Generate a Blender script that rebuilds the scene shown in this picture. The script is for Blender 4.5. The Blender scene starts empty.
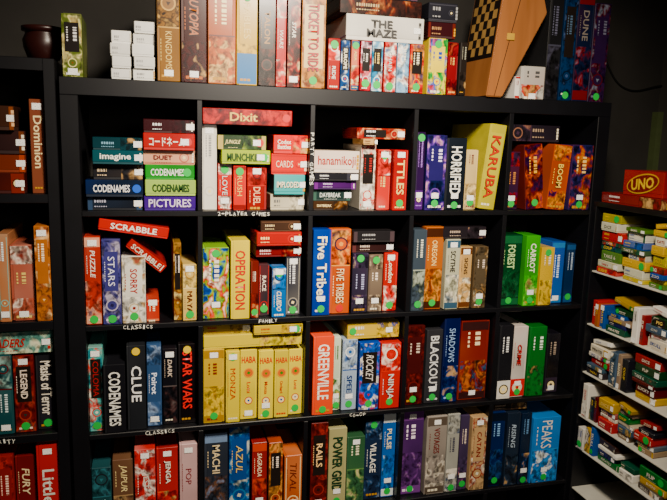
import bpy, bmesh, math, random, colorsys
from mathutils import Vector, Euler, Matrix
random.seed(61)
scene=bpy.context.scene
COL=scene.collection
# ------------------------------------------------------------------ camera
CP=[0.23052,-2.09817,1.68995]; CE=Euler((1.40498,-0.02835,-0.27066)); F=673.12
cam=bpy.data.cameras.new("camera"); camo=bpy.data.objects.new("camera",cam)
cam.sensor_fit='HORIZONTAL'; cam.sensor_width=36; cam.lens=F*36/667; cam.clip_start=.02
camo.location=CP; camo.rotation_euler=CE; COL.objects.link(camo); scene.camera=camo
RM=CE.to_matrix()
def ray(px,py): return RM@Vector(((px-333.5)/F,(250-py)/F,-1))
def mM(px,py,y=0.0):       # measured spot on the bookcase front (y = const): (x, z)
    d=ray(px,py); t=(y-CP[1])/d.y; return CP[0]+d.x*t, CP[2]+d.z*t
XR=1.797
def mR(px,py):             # measured spot on the side rack front (x = XR): (distance from far end, z)
    d=ray(px,py); t=(XR-CP[0])/d.x; return -(CP[1]+d.y*t), CP[2]+d.z*t

# ------------------------------------------------------------------ materials
def lin(h,sat=1.42):
    if len(h)==3: h=''.join(c*2 for c in h)
    v=[int(h[i:i+2],16)/255 for i in (0,2,4)]
    H,S,V=colorsys.rgb_to_hsv(*v)
    if S<.2: sat=1.15
    v=colorsys.hsv_to_rgb(H,min(1,S*sat),V*(.90 if S>.35 else .96))
    return tuple((c/12.92 if c<=.04045 else ((c+.055)/1.055)**2.4) for c in v)+(1,)
MC={}
def base_mat(name,rough=.45):
    m=bpy.data.materials.new(name); m.use_nodes=True
    b=m.node_tree.nodes['Principled BSDF']; b.inputs['Roughness'].default_value=rough
    b.inputs['Specular IOR Level'].default_value=.38
    return m,m.node_tree,b
def plain(h,rough=.42,var=.12,scale=18):
    k=('p',h,rough)
    if k in MC: return MC[k]
    m,nt,b=base_mat('paint_'+h,rough)
    tc=nt.nodes.new('ShaderNodeTexCoord'); n=nt.nodes.new('ShaderNodeTexNoise'); n.inputs['Scale'].default_value=scale; n.inputs['Detail'].default_value=4
    nt.links.new(tc.outputs['Object'],n.inputs['Vector'])
    r=nt.nodes.new('ShaderNodeValToRGB'); c=lin(h)
    r.color_ramp.elements[0].position=.3; r.color_ramp.elements[1].position=.7
    r.color_ramp.elements[0].color=tuple(x*(1-var) for x in c[:3])+(1,); r.color_ramp.elements[1].color=tuple(min(1,x*(1+var)) for x in c[:3])+(1,)
    nt.links.new(n.outputs['Fac'],r.inputs[0]); nt.links.new(r.outputs[0],b.inputs['Base Color'])
    MC[k]=m; return m
def mixh(a,b,f):
    A=lin(a);B=lin(b); return tuple(A[i]*(1-f)+B[i]*f for i in range(3))+(1,)
def noise_mat(k,seq,scale,detail,dist,rough,stretch=(1,1,1),shade=0):
    if k in MC: return MC[k]
    m,nt,b=base_mat('printed_art',rough)
    tc=nt.nodes.new('ShaderNodeTexCoord'); oi=nt.nodes.new('ShaderNodeObjectInfo')
    mul=nt.nodes.new('ShaderNodeVectorMath'); mul.operation='SCALE'; mul.inputs['Scale'].default_value=13.0
    cmb=nt.nodes.new('ShaderNodeCombineXYZ')
    for i in range(3): nt.links.new(oi.outputs['Random'],cmb.inputs[i])
    nt.links.new(cmb.outputs[0],mul.inputs[0])
    mp=nt.nodes.new('ShaderNodeMapping'); mp.inputs['Scale'].default_value=stretch; nt.links.new(tc.outputs['Object'],mp.inputs[0])
    add=nt.nodes.new('ShaderNodeVectorMath'); nt.links.new(mp.outputs[0],add.inputs[0]); nt.links.new(mul.outputs[0],add.inputs[1])
    def noi(sc,de,di):
        n=nt.nodes.new('ShaderNodeTexNoise'); n.inputs['Scale'].default_value=sc; n.inputs['Detail'].default_value=de; n.inputs['Distortion'].default_value=di; n.inputs['Roughness'].default_value=.55
        nt.links.new(add.outputs[0],n.inputs['Vector']); return n
    n=noi(scale,detail,dist)
    r=nt.nodes.new('ShaderNodeValToRGB'); e=r.color_ramp.elements
    e[0].position=seq[0][0]; e[0].color=seq[0][1]; e[1].position=seq[-1][0]; e[1].color=seq[-1][1]
    for ps,c in seq[1:-1]:
        x=e.new(ps); x.color=c
    nt.links.new(n.outputs['Fac'],r.inputs[0]); out=r.outputs[0]
    if shade:      # printed light and dark areas of the picture
        n2=noi(scale*2.4,3.5,.5); r2=nt.nodes.new('ShaderNodeMapRange'); r2.inputs[1].default_value=.38; r2.inputs[2].default_value=.56; r2.inputs[3].default_value=1-shade; r2.inputs[4].default_value=1.15
        nt.links.new(n2.outputs['Fac'],r2.inputs[0])
        vm=nt.nodes.new('ShaderNodeVectorMath'); vm.operation='SCALE'; nt.links.new(out,vm.inputs[0]); nt.links.new(r2.outputs[0],vm.inputs['Scale']); out=vm.outputs[0]
    nt.links.new(out,b.inputs['Base Color'])
    MC[k]=m; return m
def art(cols):
    if len(cols)==1: return plain(cols[0],.26)
    return noise_mat(('s',)+tuple(cols[:2]),[(.3,mixh(cols[0],'000',.28)),(.5,lin(cols[0])),(.75,mixh(cols[0],cols[1],.25))],4,2,.2,.24)
def picture(cols):
    c=list(cols)+['1a1614'] if len(cols)<3 else list(cols)
    if len(c)<4: c.append(c[0])
    return noise_mat(('i',)+tuple(c),[(.28,mixh(c[3],'000',.5)),(.39,lin(c[3])),(.455,lin(c[0])),(.51,mixh(c[0],c[1],.25)),(.555,lin(c[1])),(.61,mixh(c[1],c[2],.5)),(.66,mixh(c[1],c[2],.8)),(.74,lin(c[2]))],26,2,.5,.24,(1,1,.8),.66)
def barcode():
    if 'bar' in MC: return MC['bar']
    m,nt,b=base_mat('printed_price_label',.5)
    tc=nt.nodes.new('ShaderNodeTexCoord'); w=nt.nodes.new('ShaderNodeTexNoise'); mp=nt.nodes.new('ShaderNodeMapping'); mp.inputs['Scale'].default_value=(900,1,380)
    nt.links.new(tc.outputs['Object'],mp.inputs[0]); nt.links.new(mp.outputs[0],w.inputs['Vector']); w.inputs['Scale'].default_value=1; w.inputs['Detail'].default_value=0
    r=nt.nodes.new('ShaderNodeValToRGB'); r.color_ramp.interpolation='CONSTANT'; r.color_ramp.elements[0].color=(.3,.3,.3,1); r.color_ramp.elements[1].position=.37; r.color_ramp.elements[1].color=(.88,.87,.83,1)
    nt.links.new(w.outputs['Fac'],r.inputs[0]); nt.links.new(r.outputs[0],b.inputs['Base Color']); MC['bar']=m; return m

# ------------------------------------------------------------------ mesh helpers
def add_box(bm,x0,x1,y0,y1,z0,z1,mi=0,bev=0.0):
    r=bmesh.ops.create_cube(bm,size=1); vs=r['verts']
    for v in vs:
        v.co=Vector(((x0+x1)/2+v.co.x*(x1-x0),(y0+y1)/2+v.co.y*(y1-y0),(z0+z1)/2+v.co.z*(z1-z0)))
    fs=set(f for v in vs for f in v.link_faces)
    for f in fs: f.material_index=mi
    if bev>0:
        es=list(set(e for f in fs for e in f.edges))
        rr=bmesh.ops.bevel(bm,geom=es,offset=bev,segments=1,affect='EDGES',profile=.5)
        for f in rr['faces']: f.material_index=mi
def quad(bm,co,mi):
    f=bm.faces.new([bm.verts.new(c) for c in co]); f.material_index=mi
def mkobj(name,bm,mats,loc=(0,0,0),rot=(0,0,0),parent=None,label=None,cat=None,group=None,kind=None):
    me=bpy.data.meshes.new(name); bm.to_mesh(me); bm.free()
    for m in mats: me.materials.append(m)
    return mko(name,me,loc,rot,parent,label,cat,group,kind)
def mko(name,me,loc=(0,0,0),rot=(0,0,0),parent=None,label=None,cat=None,group=None,kind=None):
    o=bpy.data.objects.new(name,me); COL.objects.link(o); o.location=loc; o.rotation_euler=rot
    if parent: o.parent=parent
    if label: o["label"]=label
    if cat: o["category"]=cat
    if group: o["group"]=group
    if kind: o["kind"]=kind
    return o
TM={}
def text_mesh(s,off=.012):
    k0=(s,off)
    if k0 in TM: return TM[k0]
    cu=bpy.data.curves.new('lettering','FONT'); cu.body=s; cu.resolution_u=2; cu.offset=off; cu.space_line=.85; cu.align_x='CENTER'
    ob=bpy.data.objects.new('tmp_lettering',cu); COL.objects.link(ob); bpy.context.view_layer.update()
    me=bpy.data.meshes.new_from_object(ob.evaluated_get(bpy.context.evaluated_depsgraph_get()))
    bpy.data.objects.remove(ob); bpy.data.curves.remove(cu)
    xs=[v.co.x for v in me.vertices] or [0,1]; ys=[v.co.y for v in me.vertices] or [0,1]
    TM[k0]=(me,min(xs),max(xs),min(ys),max(ys)); return TM[k0]
def add_text(bm,s,fn,L,T,mi,shear=0,off=.012,mx=1.2,my=1.7):
    me,x0,x1,y0,y1=text_mesh(s,off); w=max(x1-x0,1e-3); h=max(y1-y0,1e-3)
    k=min(L/w,T/h); sx=min(L/w,k*mx); sy=min(T/h,k*my)
    bv=set(bm.verts); bf=set(bm.faces); bm.from_mesh(me)
    for v in bm.verts:
        if v not in bv:
            b=(v.co.y-(y0+y1)/2)*sy; v.co=Vector(fn((v.co.x-(x0+x1)/2)*sx+b*shear,b))
    for f in bm.faces:
        if f not in bf: f.material_index=mi
def add_script(bm,text,fn,L,T,mi,off=-.004,jit=1):   # uneven hand lettering, one character at a time
    n=len(text); st=L/n
    for i,ch in enumerate(text):
        if ch==' ': continue
        a0=-L/2+(i+.5)*st+random.uniform(-.06,.06)*st*jit; b0=random.uniform(-.14,.14)*T*jit; an=random.uniform(-.16,.16)*jit; k=random.uniform(.8,1.12)
        ca,sa=math.cos(an),math.sin(an)
        add_text(bm,ch,(lambda a,b:fn(a0+a*ca-b*sa,b0+a*sa+b*ca)),st*.78*k,T*k*(.8 if ch=='-' else 1),mi,0,off,3,3 if ch!='-' else 1)

def cname(h):
    if len(h)==3: h=''.join(c*2 for c in h)
    r,g,b=[int(h[i:i+2],16)/255 for i in (0,2,4)]; H,S,V=colorsys.rgb_to_hsv(r,g,b); H*=360
    if V<.2: return 'black'
    if S<.16: return 'white' if V>.8 else ('grey' if V>.35 else 'charcoal')
    if S<.38 and V>.75 and 20<H<70: return 'cream'
    pre='dark ' if V<.5 else ''
    if H<14 or H>340: return pre+'red'
    if H<42: return 'brown' if V<.62 else 'orange'
    if H<68: return pre+('olive' if V<.5 else 'yellow')
    if H<160: return pre+'green'
    if H<195: return pre+'teal'
    if H<250: return pre+'blue'
    if H<300: return pre+'purple'
    return pre+'pink'
DOT={'g':'10b848','y':'e8c91c','r':'d32a22','b':'2a6fd0'}
DN={'g':'green','y':'yellow','r':'red','b':'blue'}
ACC=['f0e0b0','1a1412','c83020','e8b830','2a5a9a','e8e4dc','38803c','d87028','602858']
def game_box(w,h,d,orient,cols,title,tc,flags,group,loc,rotz=0,lean=0,panel=None):
    """local origin: bottom front centre; front face -y; V=upright spine, H=lying flat"""
    tc=tc or 'ddd'
    if tc=='fff': tc=random.choice(['e6e0d0','f0e8c8','d8d4cc','f0d890'])
    mats=[art(cols),plain(cols[0],.5),plain(tc,.4,0.02)]
    bm=bmesh.new(); bv=min(.0016,w*.06,h*.06); ins=.0012; hw=w/2
    rnd=random.random
    fl=flags.split('B')[0]
    dot=[c for c in 'gyrb' if c in fl]; stick='s' in fl
    if orient=='V':
        sp=.90 if w>.03 else .82
        if rnd()<.5:
            add_box(bm,-hw,-hw+w*sp,0,d,0,h,0,bv); add_box(bm,-hw+w*.3,hw,ins,d-ins,ins,h-ins,1,bv*.6)
        else:
            add_box(bm,hw-w*sp,hw,0,d,0,h,0,bv); add_box(bm,-hw,hw-w*.3,ins,d-ins,ins,h-ins,1,bv*.6)
        L,T=h,w
        P=lambda l,t,e=.0006:( t,-e,h-l)
    else:
        add_box(bm,-hw,hw,0,d,h*.14,h,0,bv); add_box(bm,-hw+ins,hw-ins,ins,d-ins,0,h*.6,1,bv*.6)
        L,T=w,h
        P=lambda l,t,e=.0006:( l-hw,-e,h/2+t)
    def rect(l0,l1,t0,t1,mi,e=.0005): quad(bm,[P(l0,t0,e),P(l1,t0,e),P(l1,t1,e),P(l0,t1,e)],mi)
    def madd(m):
        if m in mats: return mats.index(m)
        mats.append(m); return len(mats)-1
    def figure(l0,l1,cl):     # one printed emblem: disc with inner mark
        if l1-l0<T*.3: return
        r=min(T*.34,(l1-l0)*.4); c=(l0+l1)/2
        for q,(k,colr) in enumerate(((1,cl[0]),(.78,cl[1]),(.36,cl[2]))):
            mi=madd(plain(colr,.3)); m=14 if q<2 else random.choice([3,4,5])
            ff=bm.faces.new([bm.verts.new(P(c+r*k*math.cos(2*math.pi*j/m+q),r*k*math.sin(2*math.pi*j/m+q),.0005+.0001*q)) for j in range(m)]); ff.material_index=mi
    tl0,tl1=.08,.80
    simple='W' in fl or 'h' in fl
    if len(cols)>2 and T>.012:
        pm=madd(picture(cols)); k=random.choice('abcdeff') if T>.02 else random.choice('ac')
        if 'W' in fl: k='c'
        band=madd(plain(random.choice([cols[1],cols[2]]),.28))
        if k=='a': rect(.5*L,.985*L,-T*.47,T*.47,pm,.0003); rect(.485*L,.5*L,-T*.47,T*.47,band,.0004); tl0,tl1=.04,.48
        elif k=='b': rect(.015*L,.42*L,-T*.47,T*.47,pm,.0003); rect(.42*L,.435*L,-T*.47,T*.47,band,.0004); figure(.05*L,.3*L,(cols[2],cols[0],cols[1])); tl0,tl1=.44,.90
        elif k=='c': rect(.01*L,.99*L,-T*.48,T*.48,pm,.0003); tl0,tl1=.1,.66
        elif k=='d': rect(.015*L,.25*L,-T*.47,T*.47,pm,.0003); rect(.7*L,.985*L,-T*.47,T*.47,pm,.0003); tl0,tl1=.26,.69
        elif k=='e': rect(.015*L,.12*L,-T*.47,T*.47,band,.0003); rect(.5*L,.9*L,-T*.47,T*.47,pm,.0003); rect(.9*L,.985*L,-T*.47,T*.47,band,.0003); tl0,tl1=.13,.49
        else: rect(.01*L,.99*L,-T*.48,T*.48,pm,.0003); rect(.14*L,.60*L,-T*.36,T*.36,madd(plain(random.choice([cols[0],'181412']),.28)),.0005); figure(.68*L,.86*L,(cols[1],cols[0],cols[2])); tl0,tl1=.15,.59
    elif len(cols)==2 and T>.012 and not simple:
        m2=madd(plain(cols[1],.28)); k=random.choice('abcddd')
        if k=='a': rect(.74*L,.985*L,-T*.47,T*.47,m2,.0003); figure(.74*L,.98*L,(cols[0],ACC[0],cols[1])); tl1=.72
        elif k=='b': rect(.02*L,.10*L,-T*.47,T*.47,m2,.0003); rect(.88*L,.98*L,-T*.47,T*.47,m2,.0003); tl0,tl1=.13,.78
        elif k=='c': rect(.03*L,.97*L,T*.37,T*.42,m2,.0003); rect(.03*L,.97*L,-T*.42,-T*.37,m2,.0003); figure(.66*L,.9*L,(cols[1],cols[0],ACC[0])); tl1=.66
        else: rect(.56*L,.985*L,-T*.47,T*.47,madd(picture([cols[0],cols[1],'c8a878'])),.0003); tl1=.55
    if panel:
        rect(.1*L,.78*L,-T*.40,T*.40,madd(plain(panel,.4,.04)),.0008); tl0,tl1=.1,.78
    if 'B' in flags:
        rect(.66*L,.985*L,-T*.47,T*.47,madd(plain(flags.split('B')[1][:3],.4,.04)),.0007)
        tl1=min(tl1,.65)
    if T>.022 and 'n' not in fl and rnd()<.6:   # row of tiny printed icons near the foot
        mi=madd(plain(random.choice([tc,'e8e0c8','c8a040']),.35)); q=L*.93; s_=T*.07
        for t_ in (-.26,-.09,.09,.26)[:random.choice([3,4])]: rect(q,q+s_*1.6,t_*T-s_,t_*T+s_,mi,.0010)
    EL=.0012
    if title and 'h' in fl:
        if orient=='V':
            add_text(bm,title,lambda a,b:(a,-EL,h*.86+b),w*.84,.022,2,0,.02)
            figure(.24*L,.42*L,('e8a010','d87020','38803c')); figure(.66*L,.80*L,('c83820','f0e0b0','2a5a9a'))
            add_text(bm,random.choice(['Lotti','Monza','Diego','Orchard']),(lambda a,b:P(L*.54+a,b,EL)),L*.18,T*.22,2)
    elif title:
        if 'W' in fl: tl0,tl1=.06,(.94 if not (dot or stick) else .84)
        sh=random.choice([0,0,0,.22]); off=random.choice([.012,.0,.02])
        ln=(tl1-tl0)*random.uniform(.8,.96)*L; c=(tl0+tl1)/2*L; tt=.54 if 'W' in fl else random.uniform(.28,.40)
        if 'W' in fl: sh=0; off=.016
        if T<.022: tt=.55
        if '\n' in title: tt=.66
        if T>L*.5: tt=.5
        if random.random()<.4 and T>.025:  # shadowed title
            add_text(bm,title,(lambda a,b:P(c+a+T*.03,b-T*.03,EL-.0002)),ln,T*tt,madd(plain('14100e',.4)),sh,off)
        add_text(bm,title,(lambda a,b:P(c+a,b,EL)),ln,T*tt,2,sh,off)
        if T>.03 and tt<.5 and '\n' not in title:
            q=c-ln*.3
            while q<c+ln*.3:
                a=T*random.uniform(.05,.12); rect(q,q+a,-T*.36,-T*.33,2,EL); q+=a+T*.05
    elif T>.014 and 'n' not in fl:
        l=(tl0+.1*rnd())*L; ll=(tl1-tl0)*(.3+.3*rnd())*L
        for t0,tt in ((random.uniform(0,.2)*T,T*.09),(-.22*T,T*.035)):
            q=l
            while q<l+ll:
                a=T*random.uniform(.06,.14); rect(q,min(q+a,l+ll),t0-tt,t0+tt,2,EL); q+=a+T*.06
    me=bpy.data.meshes.new('game_box'); bm.to_mesh(me); bm.free()
    for m in mats: me.materials.append(m)
    n1=cname(cols[0]); n2=cname(cols[1]) if len(cols)>1 else n1
    cc=n1 if n1==n2 else n1+' and '+n2
    lab=f"{cc} game box "+("standing upright" if orient=='V' and not lean else "leaning" if lean else "lying flat")
    if dot: lab+=f" with {DN[dot[0]]} sticker"
    elif title: lab+=f", {cname(tc)} lettering"
    o=mko('board_game_box',me,loc,(0,lean,rotz),None,lab,'board game',group)
    def P2(l,t): return Vector(P(l,t,.0016))
    if dot:
        bs=bmesh.new(); r=min(.0125,T*.42); l=L-r*1.4-rnd()*.008
        if rnd()<.2 and 'h' not in fl: l=r*1.5
        c=P2(l,0); ring=[bs.verts.new((c.x+r*math.cos(a*math.pi/10),c.y,c.z+r*math.sin(a*math.pi/10))) for a in range(20)]
        bs.faces.new(ring); r2=bmesh.ops.extrude_face_region(bs,geom=bs.faces[:])
        for v in r2['geom']:
            if isinstance(v,bmesh.types.BMVert): v.co.y-=.0003
        mkobj('round_sticker',bs,[plain(DOT[dot[0]],.5,.03)],parent=o,label=f"round {DN[dot[0]]} adhesive sticker")
    if stick:
        bs=bmesh.new(); a=min(.013,T*.36) if orient=='V' else min(.012,w*.09); l=L*(.91 if not dot else .80)
        if orient=='V' and rnd()<.3 and 'h' not in fl: l=L*.06+.004
        c=P2(l,0)+Vector((0,-.0004,0)); hh=min(.009,h*.34)
        add_box(bs,c.x-a,c.x+a,c.y-.0003,c.y,c.z-hh,c.z+hh)
        mkobj('price_sticker',bs,[barcode()],parent=o,label="white printed price sticker")
    return o

# ------------------------------------------------------------------ placement
def parse(line):
    p=[a.strip() for a in line.split('|')]
    while len(p)<6: p.append('')
    g=p[0].split(); return g[0],[float(a) for a in g[1:]],p[1].split(),p[2].replace('/','\n'),p[3],p[4],p[5]
def fill(spec,z0,smin,smax,ztop,group,meas=mM,unit='M',rec=(0.002,.035),dmax=.30):
    placed=[]; cur=smin+.001
    for line in spec.strip().split('\n'):
        if not line.strip(): continue
        kind,n,cols,title,tc,flags,panel=parse(line)
        lean=0
        if '@' in flags:
            flags,a=flags.split('@'); lean=math.radians(float(a))
        if unit=='M' and group!=TG and not lean:
            if random.random()<.5 and 's' not in flags: flags='s'+flags
            if random.random()<.35 and kind=='V' and not set('gyrbhB')&set(flags): flags='g'+flags
        if kind=='V':
            x0,x1,yt=n[:3]; xm=(x0+x1)/2
            s0,_=meas(x0,yt+45); s1,_=meas(x1,yt+45); _,zt=meas(xm,yt)
            base=z0
            h=min(zt,ztop-.003)-base
            if not lean:
                s0=max(s0,cur); s1=min(max(s1,s0+.008),smax-.001); cur=s1+.0007
                w=s1-s0-.0008
            else:
                s0=max(s0,cur); s1=min(s1,smax-.001)
                tot=s1-s0; h=(h-.004)*1.0; w=max(.012,(tot-h*abs(math.sin(lean)))/math.cos(lean)); h=(h-w*abs(math.sin(lean)))/math.cos(lean)
                cur=s1+.0007
            d=min(dmax,max(.17,h*1.02))
            if len(n)>3: d=n[3]
        else:
            x0,x1,y0,y1=n[:4]; ym=(y0+y1)/2
            s0,_=meas(x0,ym); s1,_=meas(x1,ym); xm=(x0+x1)/2
            h=meas(xm,y0)[1]-meas(xm,y1)[1]; s0=max(s0,smin+.001); s1=min(s1,smax-.001); w=s1-s0
            base=max([z0]+[t for a,b,t in placed if a<s1-.007 and b>s0+.007])
            if base+h>ztop-.003: h=max(.008,ztop-.003-base)
            d=min(.28,max(.12,w))
            if unit=='R': d=random.uniform(.14,.2)
        y=n[4] if kind=='V' and len(n)>4 else random.uniform(*rec)
        sc=(s0+s1)/2; zb=base+.0004
        if lean:
            zb+=abs(math.sin(lean))*w/2
            sc-= math.sin(lean)*h/2
        if unit=='M': loc=(sc,y,zb); rz=0
        else: loc=(XR+y,-sc,zb); rz=-math.pi/2
        game_box(w,h,d,kind[0],cols,title,tc,flags,group,loc,rz,lean,panel or None)
        placed.append((s0,s1,base+h+(w*abs(math.sin(lean))+.003 if lean else 0)))
    return placed

# ------------------------------------------------------------------ room shell
def shell(name,x0,x1,y0,y1,z0,z1,mat):
    bm=bmesh.new(); add_box(bm,x0,x1,y0,y1,z0,z1); return mkobj(name,bm,[mat],kind='structure')
wallm=plain('24221f',.9,.35,3)
shell('floor',-1.7,2.5,-3.6,.5,-.1,0,plain('3b2f28',.6,.3,6))
shell('ceiling',-1.7,2.5,-3.6,.5,2.75,2.85,plain('2a2826',.9,.1,3))
shell('wall_back',-1.7,2.5,.42,.5,0,2.75,wallm)
shell('wall_right',2.4,2.5,-3.6,.42,0,2.75,plain('33312c',.85,.25,3))
shell('wall_left',-1.7,-1.6,-3.6,.42,0,2.75,wallm)
shell('wall_front',-1.6,2.4,-3.6,-3.5,0,2.75,wallm)
gx0,_=mM(656,110,.40)
shell('trim_1',gx0,gx0+.06,.385,.42,0,mM(656,112,.4)[1],plain('4a5238',.6))

# ------------------------------------------------------------------ bookcases
black=plain('09090c',.4,.25,9)
D=.39
def empty(name,loc,label,cat):
    o=bpy.data.objects.new(name,None); o.empty_display_size=.1; COL.objects.link(o); o.location=loc; o["label"]=label; o["category"]=cat; return o
def part(name,par,x0,x1,y0,y1,z0,z1,mat=None,label=None,bev=.0015):
    bm=bmesh.new(); add_box(bm,x0,x1,y0,y1,z0,z1,0,bev); return mkobj(name,bm,[mat or black],parent=par,label=label)
bc=empty('bookcase',(0,0,0),"large black square-grid bookcase packed with board games",'bookcase')
XC=[.05,.393,.744,1.095,1.446,1.789]; ZB=[1.789,1.446,1.095,.744,.393,.05]
part('side_panel',bc,0,.05,0,D,0,1.789); part('side_panel',bc,1.789,1.839,0,D,0,1.789)
part('top_panel',bc,0,1.839,0,D,1.789,1.839); part('bottom_panel',bc,.05,1.789,0,D,0,.05)
for z in ZB[1:-1]: part('shelf_board',bc,.05,1.789,0,D,z-.008,z+.008)
for i in range(5):
    zt=ZB[i]-(0 if i==0 else .008); zb=ZB[i+1]+(0 if i==4 else .008)
    for x in XC[1:-1]: part('divider',bc,x-.008,x+.008,.001,D,zb,zt)
ink=plain('e8e6dc',.6,.02)
def mk(text,px,z,h,par=bc,ox=0,x=None):
    if x is None: x,_=mM(px,212 if z>1.3 else 322 if z>1 else 425)
    bm=bmesh.new(); add_script(bm,text,lambda a,b:(a,0,b),len(text)*h*.95,h,0)
    mkobj('category_lettering',bm,[ink],(x+ox,-.0012,z),parent=par,label="white handwritten marker lettering")
mk("2-PLAYER GAMES",244,1.446,.0125); mk("CLASSICS",138,1.095,.012); mk("CO-OP",357,.744,.013); mk("CLASSICS",160,.744,.012); mk("FAMILY",268,1.095,.011)
bm=bmesh.new(); add_script(bm,"PARTY GAMES",lambda a,b:(b,0,-a),.17,.012,0)
mkobj('category_lettering',bm,[ink],(.744,-.0006,1.62),parent=bc,label="white handwritten marker lettering running down")

# left bookcase
lb=empty('bookcase',(-.6,0,0),"black bookcase of board games beside a larger one",'bookcase'); lbx=.6
lp1=mM(61,200)[0]-.004; lp1=min(lp1,-.004); lp0=mM(48,200)[0]
LT=mM(25,57)[1]; LT2=mM(25,70)[1]
LZ=[mM(25,y)[1] for y in (70,197,325,438)]
def lpart(n,x0,x1,z0,z1): part(n,lb,x0+lbx,x1+lbx,0.0,D,z0,z1)
lpart('side_panel',lp0,lp1,0,LT); lpart('side_panel',-.86,-.81,0,LT); lpart('top_panel',-.81,lp0,LT2,LT)
for z in LZ[1:]: lpart('shelf_board',-.81,lp0,z-.018,z+.008)
lpart('shelf_board',-.81,lp0,LZ[3]-.37,LZ[3]-.345)
mk("RARITY",0,LZ[3]-.006,.013,lb,lbx,mM(2,438)[0])

# ------------------------------------------------------------------ games
TOP=1.839
TG="board games on top of the bookcase"
fill("""
V 61 82 12|55602e d0cc9a 7a5a28|||s|
H 111 131 71 82|d9d8d2||999||
H 112 131 59 71|dddcd6||888|n|
H 110 130 46 59|d6d5cf||999||
H 111 131 33 46|e2e1dc||888||
H 133 155 70 82|dddcd6||888||
H 134 155 58 70|d6d5cf||999||
H 132 154 46 58|e2e1dc||888|n|
H 133 155 34 46|d9d8d2||999||
H 134 155 22 34|e2e1dc||888||
""",TOP,.0,1.84,2.7,TG)
pl=fill("""
V 157 180 -14|8a6a3a 3a2a1c c9a86a 241a12|KINGDOMS|e8cf8a|s|
V 181 207 -12|3a1614 2a1414|UTOPIA|b87838|s|
V 208 236 -12|b86a2a e6c48a 5a2a1a||fff0c0|gs|
V 237 258 -10|d8b838 d8b030|FABLES|fff|gB27a|
V 259 276 -8|2a2420 5a3a30 181412|TALON|a88858||
V 277 287 -6|c82418 d8c8b0 401010|WARS|fff||
V 288 301 -6|3a2420 a03a28 c8b890|STAR|e8e0d0|s|
V 302 326 -5|b88850 c8a878 984828|TICKET TO RIDE|b01010|gW|d8c090
V 328 340 38|9a2018 d85a48 e8e0d8|RIDE|fff|g|
V 341 350 40|1d4a78 d8e0e0 c02a20|EUROPE|fff||
V 351 359 40|c83a2a e8d8b0 285a78|ASIA|fff|g|
V 360 371 41|b83048 e8c8d0 401830||fff|g|
V 372 383 41|3a8aaa d8e8e8 b83a30||fff|g|
V 384 396 42|d03028 efe6d8 1f4878|CHAIN|fff|g|
V 397 409 43|8aa8c0 e8e8e0 b03030||fff||
V 410 424 44|c02a2a e0a050 203858||fff|g|
V 428 447 38|f0d828 1f6ab0 d84830 3a9a50||1848a0|g|
V 448 458 42 .10|7a1c24 401018 b06048||e0c080||
V 459 466 42 .08|1a1614 2a2420||998||
""",TOP,.0,1.84,2.7,TG,rec=(.002,.012))
fill("""
V 514 519 76 .17 .01|d8d4cc b03028||833||
V 520 544 66 .17 .01|a8a49c b03028||444|s|
V 546 564 -10 .20 .01|141416 24222a 383844||556||
V 565 578 -10 .20 .01|123050 0c1420 4a5a78||567|g|
V 579 595 -10|141c30 6a1c1c 68586a|DUNE|787068||
V 596 612 2|281834 4a1820 687080||667|g|
""",TOP,.0,1.86,2.7,TG)
fill("""
V 503 514 -10 .15 .23|a8a49a 807c74||555||
""",TOP,.0,1.86,2.7,TG,meas=lambda px,py:mM(px,py,.23))
def across(xa,xb,h,cols,title,tc,fl,dep=.24):
    a,_=mM(xa,26); b,_=mM(xb,26)
    z=max(t for s0,s1,t in pl if s0<b-.005 and s1>a+.005)+.0008
    game_box(b-a,h,dep,'H',cols,title,tc,fl,TG,((a+b)/2,.008,z)); pl.append((a,b,z+h))
across(347,425,.078,['d0ccc2','b8b4aa'],'THE\nMAZE','333','sW',.26)
across(340,422,.05,['2a1814','603020','a87850'],'','a97','')
across(344,418,.06,['1c1a20','4a3844','685848'],'','998','')
across(429,457,.05,['301418','5a2820'],'','a86','',.10)
across(429,458,.06,['1a1a20','34343c'],'','888','',.10)

GN=["","board games on the bookcase's first shelf","board games on the bookcase's second shelf","board games on the bookcase's third shelf","board games on the bookcase's fourth shelf"]
def cell(r,c,spec):
    fill(spec,ZB[r]+.008,XC[c-1]+(.008 if c>1 else 0),XC[c]-(.008 if c<5 else 0),ZB[r-1]-(.008 if r>1 else 0),GN[r])
cell(1,1,"""
H 86 143 194 208|14161c 3a4a60||aab|s|
H 85 143 176 193|16202e 2a4a98|CODENAMES|e8e8e8|bW|
H 92 143 159 175|1a1a1e 4a4038||c8b8a0|s|
H 92 143 144 158|12454c 1c6a70|imagine|f2f2ea|W|
H 92 142 130 143|14343a 0e2024||8ab||
H 144 196 193 208|4a2a78 8058a8|PICTURES|d8c8e8|W|
H 145 196 176 192|a8c070 8ab048|CODENAMES|2a4a20|W|
H 145 195 160 175|2f8a3c 1a5a28|CODENAMES|e8f0e0|gW|
H 143 196 144 159|d0a890 b87868|DUET|702020||
H 143 195 125 142|b82820 801814|コードネーム|f0e0d0|rW|
H 143 195 110 124|2c1014 481a1c|||s|
""")
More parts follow.
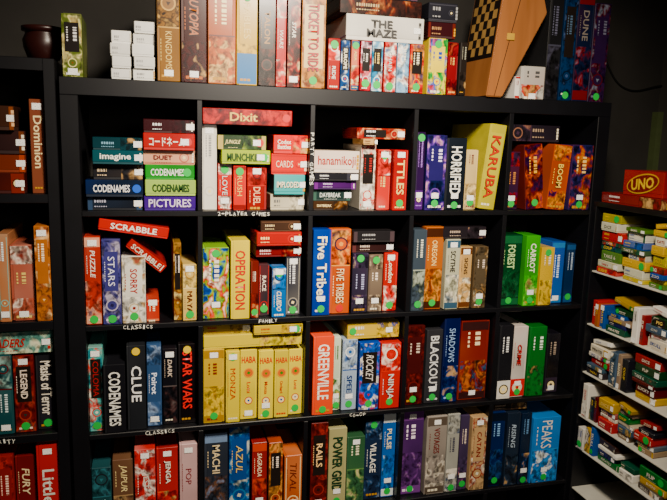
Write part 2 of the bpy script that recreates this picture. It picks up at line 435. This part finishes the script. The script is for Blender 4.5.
cell(1,2,"""
V 202 218 124|dcd8cc c8c4b8||888|s|
V 219 233 164|c82018 e8d8c8 701010|LOVE|fff||
V 234 247 166|d0281c 801410|RUSH|f0d080|g|
V 248 268 168|8a1a18 c83a28 301010|DUEL|f0c0a0|s|
H 272 306 193 209|bab29a 908870||555|s|
H 275 306 171 191|3aa0a0 d8e0d8|IMPLODED|fff|W|
H 273 309 148 169|d82c20 b01810|CARDS|f0d8c0|s|
H 275 312 126 145|d8251c e8483a|Codex/Battles|f6e4d0||
H 222 271 150 164|a8b83c 6a8a30|MUNCHKIN|2a4a20|gW|
H 218 268 134 149|2a3a24 6a7a40 c0b070|JUNGLE|d8d0a0|r|
H 203 293 106 122|b01a18 c84030 8a1810 701010|Dixit|f0d080|rW|
""")
cell(1,3,"""
H 315 350 200 209|2a2018 6a4a28|DAYBREAK|d8c8a0||
H 315 354 187 199|1c2a28 3a5048|DAYBREAK|d8e0d8||
H 315 358 177 186|3a1c4a 6a3878||d0b8e0||
H 315 359 168 176|18181c 2c2c34|||s|
H 315 361 145 167|d8ccbc c83830|hanamikoji|a82018|W|
V 363 378 145|e0d8c8 c84838 e4e0d4||a03028|s|
V 379 392 150|c85048 e4d8c8 801818||fff|g|
V 393 407 150|a81c1c d04030|TTLES|fff|gW|
H 364 378 138 144|c8a878 806040||422||
H 360 409 126 137|8a3028 d0a078 c05040||eee|s|
""")
cell(1,4,"""
V 413 425 132|2a1838 503068||a8c||
V 426 446 135|302a58 7858a0 c8a0a8 18203c||e8e0f8|g|
V 447 467 138|12151a 2a3440|HORRIFIED|e8e8e0|gW|
V 468 480 150|d0bc90 a89068||644|s|
V 481 509 122|b8b040 98a840|KARUBA|c02c08|W@6|c0b848
""")
cell(1,5,"""
V 509 522 152|2a1c30 802820 301040||c96||
V 523 547 142|58201c c06028 301440 281030||f0c060|g@-6|
V 548 570 143|b05018 d89838 5a1c24 381040|BOOM|ffe080|@4|
V 571 592 145|2a2a50 a04424 c89038 181830||ffe0a0|g|
H 512 566 121 138|1c181e 3a2c38 886858||987||
""")
cell(2,1,"""
V 81 101 237|a84838 d8a890 5a5078|PUZZLE|f0e0d0|s|
V 102 121 240|4a4878 a8a0b0 2c2848|STARS|e0e0f8|g|
V 122 146 257|d8d4c8 b8a888 8a3a30|SORRY|a83028|g|
V 147 160 302|b84030 d89070||fec|s|
V 174 182 244|987840 6a3820 d8c890||fed||
V 183 198 265|d8c080 e0d0a0 a88648|MAYA|6a2a18|g|
""")
cell(2,2,"""
V 203 230 249|8ab040 d84838 e8e0c8 2858a0||fff|gs|
V 231 250 241|e0c800 d8bc00|OPERATION|c80c0c|W|
V 251 259 262|6a2a20 a04838||dcb||
V 260 271 266|282428 b83028|RACE|e8d8c8|g|
V 272 286 268|2a70a8 c8d0d8 182c48|CLUEDO|fff|g|
V 287 302 258|2a2c34 8a8478||ddd|s|
H 257 303 245 257|6a1c1c 8a3830||ecc|s|
H 257 302 230 244|a82420 c84838||fda||
H 261 301 218 229|3a2c24 685040||cb9||
""")
cell(2,3,"""
V 313 331 230|20408a 4a78b8|Five Tribes|f0e8d0|gW|
V 332 352 230|c05818 e0a868 2c2430 5a2c20|FIVE TRIBES|ffe8c0|r|
V 353 369 254|282430 504058 a89878||aac|g|
V 370 384 256|5a5048 b8a890 2c2420||edc|g|
V 385 399 254|c82820 e0d0c0|London|fff|s|
H 354 396 242 253|2c1c1c 583838||cba|s|
H 354 396 230 241|1c1a1c 403438||999||
""")
cell(2,4,"""
V 413 426 230|384048 303830 98a090||ddc|g|
V 427 445 228|a86020 d8a058 3c2418 704020|OREGON|ffe0a0|g|
V 446 460 240|a8a890 d8d0b8 405868|SCYTHE|333|s|
V 461 473 248|d0b080 e4dcc0 604028|SIGNS|3a2a20|s|
V 474 487 247|484034 806848 a8a088||dcb|g|
H 446 489 226 238|1c181c 3c3038||a98|s|
""")
cell(2,5,"""
V 503 524 236|123c24 285a3c 101c18|FOREST|b8d0a0|g|
V 525 539 236|48a030 70c050|CARROT|e8f0d0|s|
V 540 553 248|d0a800 e8d040||fff|g|
V 554 567 243|2058a0 4888b8||def|s|
V 568 577 245|18304c 305880||bcd|g|
""")
cell(3,1,"""
V 82 103 350|70b0a8 d84838 e0e0d0 388890|COLOMA|b02820|gs|
V 104 126 365|121216 28282c|CODENAMES|e0e0d8|W|
V 127 146 347|1c1e22 38383c|CLUE|e8e8e8|yW|
V 147 162 347|405878 8898b0 201c28|Poirot|e8f0ff|s|
V 163 178 352|101014 3c2c2c 504848|DARK|c8b8a8|s|
V 179 197 347|0e0a0c 181012|STAR WARS|f01c14|yW|
""")
cell(3,2,"""
V 203 225 351|c8a400 e0c430 a88010||7a3018|gs|
V 226 240 352|dcc400 e0cc20|MONZA|c01810|s|
V 241 258 352|e4cc00 dcc400|HABA|d00c0c|h|
V 259 274 352|e8d000 e0c800|HABA|d00c0c|gh|
V 275 289 352|e0c800 e8d000|HABA|d00c0c|h|
V 290 305 352|e8d000 dcc400|HABA|d00c0c|gh|
H 204 303 338 351|d8c000 d0b400||b83020|n|
H 204 252 326 337|b89c10 988020||b83020|s|
H 254 303 328 337|c8ac08 a88c18||b83020|g|
""")
cell(3,3,"""
V 313 334 337|e83c00 f05008|GREENVILLE|f8f0e0|gW|
V 335 343 340|c8d0b8 508850||363|g|
V 344 359 342|98a8b8 3868a0 e0e0e0|SPEED|183868|g|
V 360 380 344|1c50a8 4080c8 c03828 e8e0d0|ROCKET|fff|g|
V 381 401 344|c01c14 d85040 e8d8c8|NINJA|fff|g|
H 350 402 323 339|d8b408 285898|||gs|
""")
cell(3,4,"""
V 405 426 328|3c1818 682820 201010||cba||
V 428 444 332|242428 48484c|BLACKOUT|d0d0d0|gW|
V 445 461 320|141c44 284878|SHADOWS|a8c0e0|g|
V 463 491 323|7a2c20 b87848 301c1c 385068||f0e0c0|s|
""")
cell(3,5,"""
V 498 512 326|16161a d8d4cc||eee||
V 513 528 328|c8c0b8 d02020|CRIME|c01818|gs|
V 529 546 328|1c6830 184828||efe||
V 549 562 336|101014 2a2430||a98||
""")
cell(4,1,"""
V 89 112 470|28484c 407078 181c20|TOKAIDO|c8e0e0|s|
V 113 134 462|685040 a08868 30241c|JAIPUR|f0e0b0||
V 135 156 450|c83028 e4dcd0 882018|JEST|fff|y|
V 157 179 452|b02018 d84438|JENGA|f0e8d8|s|
V 180 198 446|b89898 e0c8c8|POP|802838||
""")
cell(4,2,"""
V 205 229 436|282c34 604838 7888a0|MACHI|e0d0b0|s|
V 230 251 430|205088 4080a8 c8c8b0|AZUL|fff|g|
V 253 268 446|983028 c86040 381818|SAGRADA|fec|s|
V 269 283 444|a05028 e0a868 302018||fed|g|
V 284 302 456|b86020 e8d0a8|TIKAL|6a2a18|g|
""")
cell(4,3,"""
V 311 328 424|58201c 983828 281414|RAILS|fda||
V 329 347 430|a09c78 708068|POWER GRID|1c3c28|gW|
V 348 366 440|385840 688858 c0b890||fff|s|
V 367 384 424|202c40 3c5878 98a0a8|VILLAGE|e8e8e0|g|
V 385 401 416|2068b0 4890c8 d8e0e0|PULSE|fff|s|
""")
cell(4,4,"""
V 403 426 414|483058 785088 a088a0||f0e0f0|g|
V 427 447 418|888078 c8c0b0 504840|VOYAGES|702820|s|
V 448 460 416|989890 485870 d8d0c0||334|g|
V 461 470 418|3c3448 78506c||edc||
V 471 487 418|b09878 904838 e0d8c0|CATAN|802018|s|
""")
cell(4,5,"""
V 490 505 414|142850 305078 0c1420||9bd|g|
V 506 519 414|1c2430 384858|RISING|a8b8c8||
V 520 530 414|101c2c 244468||8ac||
V 531 558 418|2080c8 50a0d8 183c68 e0e8e8|PEAKS|fff|s|
H 493 531 405 413|28201c 5a4838||a98||
""")
def loosebox(px,py,w,h,d,ang,cols,title,tc,y,group,fl='W'):
    x,z=mM(px,py); return game_box(w,h,d,'H',cols,title,tc,fl,group,(x,y,z-h/2),0,math.radians(ang))
loosebox(133,229,.205,.034,.20,9,['c02018','a81815'],'SCRABBLE','f4ece0',.004,GN[2])
loosebox(143,256,.135,.03,.18,40,['a82018','c83830'],'SCRABBLE','d8ccb8',.014,GN[2],'W')

LG="board games in the neighbouring bookcase"
Lm=lambda i:LZ[i]+.008
fill("""
H -30 24 166 187|3c1c18 7a3828||c96|s|
H -30 23 146 165|7a3818 a85830||e8b070|s|
H -30 23 121 145|281c1c 684028||ca8|s|
H -30 13 95 120|3a2820 805030||db9|s|
V 29 48 99|7a5040 a87858|Dominion|e8d8b0|sW|
""",Lm(1),-.8,lp0,LT2,LG)
fill("""
V -22 -4 240|305048 487868||cdc||
V -3 9 235|b88868 88b8b0||eff||
V 10 34 246|a86858 e0d0c0 784038||fff|s|
V 35 51 226|b07840 a06848 e8c898||fec|s|
""",Lm(2),-.8,lp0,LZ[1]-.018,LG)
fill("""
V -22 -6 358|38302c 685448||cba||
V -5 12 357|24484c 88a8a0 601c1c||dee|s|
V 13 34 358|682420 a85040 20302c|LEGEND|edc|gs|
V 35 58 357|1c1c20 403844|Masks of Terror|e8e0d0|W|
H -28 52 334 356|608880 a8c0a8 d8d0b0|TRADERS|b03028|s|
""",Lm(3),-.8,lp0,LZ[2]-.018,LG)
fill("""
V -20 -4 462|7a1c1c 381414||dba||
V -3 14 458|902820 c04838 301818||fdc|g|
V 15 36 460|7a2420 b85040|FURY|edb|g|
V 37 60 446|c02420 d04038|Little|fff|gW|
""",LZ[3]-.345,-.8,lp0,LZ[3]-.018,LG)

def lathe(name,prof,mat,loc,label,cat,n=32):
    bm=bmesh.new(); rings=[]
    for r,z in prof: rings.append([bm.verts.new((r*math.cos(2*math.pi*i/n),r*math.sin(2*math.pi*i/n),z)) for i in range(n)])
    for a,b in zip(rings,rings[1:]):
        for i in range(n): bm.faces.new((a[i],a[(i+1)%n],b[(i+1)%n],b[i]))
    bm.faces.new(rings[0][::-1]); bm.faces.new(rings[-1])
    for f in bm.faces: f.smooth=True
    return mkobj(name,bm,[mat],loc,label=label,cat=cat)
px_=mM(37,50)[0]
lathe('clay_pot',[(.03,0),(.045,.01),(.056,.04),(.058,.062),(.05,.08),(.05,.086),(.06,.088),(.06,.1),(.05,.102),(.046,.09),(.05,.05),(.02,.012)],plain('2a1614',.35),(px_,.14,LT+.0005),"dark reddish brown round clay pot on a bookcase",'pot')

# half-opened folding chess box standing on its hinge edge
ox=mM(484,100)[0]
def fp(px,py): x,z=mM(px,py); return (x-ox, max(0,z-TOP))
outer=[(0,0),fp(500,98),fp(545,14),fp(540,-14),fp(503,-14)]; outer[1]=(outer[1][0],0)
bm=bmesh.new(); DD=.21
fv=[bm.verts.new((x,0,z)) for x,z in outer]; bk=[bm.verts.new((x,DD,z)) for x,z in outer]
bm.faces.new(fv); bm.faces.new(bk[::-1]); n=len(fv)
for i in range(n): bm.faces.new((fv[i],bk[i],bk[(i+1)%n],fv[(i+1)%n]))
bmesh.ops.recalc_face_normals(bm,faces=bm.faces[:])
bmesh.ops.bevel(bm,geom=bm.edges[:],offset=.003,segments=2,affect='EDGES')
a=Vector((outer[0][0],0,outer[0][1])); b=Vector((outer[4][0],0,outer[4][1])); up=(b-a); nrm=Vector((-up.z,0,up.x)).normalized()*.0008
quad(bm,[a+up*.36+nrm*.6+Vector((0,.008,0)),a+up*.985+nrm*.6+Vector((0,.008,0)),a+up*.985+nrm*.6+Vector((0,DD-.006,0)),a+up*.36+nrm*.6+Vector((0,DD-.006,0))],1)
nu,nd=7,6
for i in range(nu):
    for j in range(nd):
        u0=.40+.56*i/nu; u1=.40+.56*(i+1)/nu; d0=.02+(DD-.035)*j/nd; d1=.02+(DD-.035)*(j+1)/nd
        c=[a+up*u0+nrm+Vector((0,d0,0)),a+up*u1+nrm+Vector((0,d0,0)),a+up*u1+nrm+Vector((0,d1,0)),a+up*u0+nrm+Vector((0,d1,0))]
        quad(bm,c,1 if (i+j)%2 else 2)
m0=Vector(((outer[0][0]+outer[1][0])/2,-.0006,.004)); m1=Vector(((outer[3][0]+outer[4][0])/2,-.0006,outer[4][1]-.004))
quad(bm,[m0-Vector((.0012,0,0)),m0+Vector((.0012,0,0)),m1+Vector((.0012,0,0)),m1-Vector((.0012,0,0))],1)
wood=noise_mat(('wood',),[(.3,lin('84542c',1.1)),(.5,lin('946036',1.1)),(.7,lin('9c683a',1.1))],14,3,.3,.35,(1,1,.15))
cb=mkobj('chess_box',bm,[wood,plain('140e0c',.35),plain('a88c60',.35,.2,30)],(ox,-.014,TOP+.0008),(0,0,0),None,"wooden folding chess box with checkered lid, standing on bookcase top",'chess set')
bm=bmesh.new(); cmid=m0.lerp(m1,.55); add_box(bm,cmid.x-.014,cmid.x+.014,-.005,-.0008,cmid.z-.011,cmid.z+.011,0,.001)
mkobj('clasp',bm,[plain('b89a50',.3)],parent=cb,label="small brass clasp")

# cable on the wall
cu=bpy.data.curves.new('cable','CURVE'); cu.dimensions='3D'; cu.bevel_depth=.004; cu.bevel_resolution=2
sp=cu.splines.new('BEZIER'); P=[(2.05,.416,2.2),(2.12,.416,2.02),(2.22,.416,1.93),(2.396,.410,1.95)]
sp.bezier_points.add(3)
for b_,c in zip(sp.bezier_points,P): b_.co=c; b_.handle_left_type=b_.handle_right_type='AUTO'
co=bpy.data.objects.new('tmp_cable',cu); COL.objects.link(co); bpy.context.view_layer.update()
me=bpy.data.meshes.new_from_object(co.evaluated_get(bpy.context.evaluated_depsgraph_get())); bpy.data.objects.remove(co)
me.materials.clear(); me.materials.append(plain('060606',.5))
mko('power_cable',me,label="thin black power cable hanging along the wall",cat="cable")

# ------------------------------------------------------------------ side rack at right angles
RT=mR(600,207)[1]; white=plain('b8b6ac',.5,.08)
sr=empty('display_rack',(XR,0,0),"tall narrow rack with white shelves holding small card games",'display rack')
RY0,RY1=-.004,-.52
part('side_panel',sr,0,.28,-.022,RY0,0,RT); part('side_panel',sr,0,.28,RY1,RY1+.018,0,RT)
part('top_panel',sr,0,.28,RY1,RY0,RT,RT+.018)
part('back_panel',sr,.28,.286,RY1,RY0,0,RT+.018,plain('2a2826',.6),"dull painted back panel")
RZ=[]; ys=[268,322,372,418,452]
for y in ys: RZ.append(mR(583,y)[1])
zz=RZ[-1]
while zz>.3: zz-=.17; RZ.append(zz)
for z in RZ: part('shelf_board',sr,.006,.28,RY1+.018,-.022,z-.006,z,white,"white painted shelf board")
PAL=['b82820','c8a010','d0ccc0','e0dcd4','18181e','1c6a34','983020','205898','d8d0bc','581818','b8b098','141418','e4e0d4','98201c','183820','a86828','2c1c18','30305a','887868','282428','484038','184838','b89828','485868','701c20','d8d4c8']
PAL0=['c8b418','b0a828','5a7838','e0dcc8','2c2038','b82820','d8b018','205040','a04030','c8c8b0','b82018','181418','3060a0']
WORDS=['SUSHI','BANG','COUP','LUCKY','FLIP','SKULL','ZOO','TAKE 6','PIRATES','CATS','DICE','HEIST','PIG','','','','','','','']
tops=[RT]+RZ
SG="small card games on the side rack"
def rbox(ww,h,d,o,s,z,y=(.001,.02),rz=0,lean=0,pal=PAL):
    c1=random.choice(pal); V=sum(int(c1[i:i+2],16) for i in (0,2,4))
    tc=random.choice(['222','c02018','285898']) if V>450 else random.choice(['fff','e8c830','e0d8c8'])
    r=random.random(); cols=[c1,random.choice(pal)] if r<.3 else [c1,random.choice(pal),random.choice(pal)] if r<.42 else [c1]
    game_box(ww,h,d,o,cols,random.choice(WORDS),tc,random.choice(['s','s','g','','','']),SG,(XR+random.uniform(*y),-s,z),-math.pi/2+rz,lean)
for k in range(1,len(tops)):
    if tops[k]<.55: break
    pal=PAL0 if k==1 else PAL
    s=.034
    while s<.36:
        w=random.uniform(.07,.14); z=tops[k]+.0004; ceilz=tops[k-1]-.006
        full=(ceilz-z)
        lim=z+full*(random.uniform(.8,.96) if k==1 else random.uniform(.45,.92))
        if random.random()<.12:
            n=random.randint(2,3); q=s
            for _ in range(n):
                ww=random.uniform(.016,.034); h=min(full*.9,random.uniform(.08,.13))
                rbox(ww,h,.1,'V',q+ww/2,z,pal=pal); q+=ww+.001
            s=q+random.uniform(.004,.012); continue
        while True:
            h=random.choice([.013,.016,.02,.024,.03,.036])
            if z+h>lim: break
            ww=w*random.uniform(.66,.97); d=random.uniform(.12,.17); off=random.uniform(0,(w-ww))
            rbox(ww,h,d,'H',s+off+ww/2,z,(.008,.026),random.uniform(-.06,.06),pal=pal)
            z+=h+.0006
        an=random.choice([-1,1])*random.uniform(.1,.24); ww=w*.8; h=.016
        if random.random()<.6 and ceilz-z>abs(math.sin(an))*ww+h+.008:      # one box tossed on top at an angle
            rbox(ww,h,.12,'H',s+w/2,z+abs(math.sin(an))*ww/2+.001,(.010,.03),0,an,pal)
        s+=w+random.choice([.006,.009,.012])
fill("""
H 600 672 196 207|801c18 501010||||
""",RT+.018,.02,.5,2.7,"card games on top of the side rack",mR,'R',(.004,.005))
s0,_=mR(622,180); s1,_=mR(660,180); zt=mR(641,171)[1]; zb0=RT+.018+(mR(636,196)[1]-mR(636,207)[1])+.0012
uw=s1-s0; uh=zt-zb0
ub=game_box(uw,uh,.14,'H',['901410'],'','fff','Wn',"card games on top of the side rack",(XR+.012,-(s0+s1)/2,zb0),-math.pi/2+.06)
bs=bmesh.new()
def oval(rx,rz,e,mi,an=.22):
    ca,sa=math.cos(an),math.sin(an)
    pts_=[(rx*math.cos(t*math.pi/16),rz*math.sin(t*math.pi/16)) for t in range(32)]
    f=bs.faces.new([bs.verts.new((x*ca-z*sa,-e,uh/2+x*sa+z*ca)) for x,z in pts_]); f.material_index=mi
oval(uw*.40,uh*.38,.0018,0); oval(uw*.375,uh*.33,.0021,1)
ca,sa=math.cos(.16),math.sin(.16)
add_text(bs,'UNO',lambda a,b:(a*ca-b*sa,-.0025,uh/2+a*sa+b*ca),uw*.56,uh*.44,2,.1,.03)
mkobj('printed_logo',bs,[plain('c8a020'),plain('6a0c0c'),plain('d8b820')],parent=ub,label="yellow-edged red slanted oval with yellow letters")

# ------------------------------------------------------------------ lights
def area(name,loc,target,size,power,col):
    l=bpy.data.lights.new(name,'AREA'); l.size=size; l.energy=power; l.color=col; o=bpy.data.objects.new(name,l); COL.objects.link(o)
    o.location=loc; o.rotation_euler=(Vector(target)-Vector(loc)).to_track_quat('-Z','Y').to_euler(); return o
l=area('ceiling_lamp_light',(.8,-1.3,2.5),(.8,0,1.3),.25,40,(1,.87,.70)); l.data.spread=math.radians(105)
area('room_fill_light',(.9,-2.9,2.0),(.7,0,1.2),.5,8,(1,.9,.8))
w=bpy.data.worlds.new('world'); scene.world=w; w.use_nodes=True; w.node_tree.nodes['Background'].inputs[0].default_value=(.5,.55,.65,1); w.node_tree.nodes['Background'].inputs[1].default_value=.008
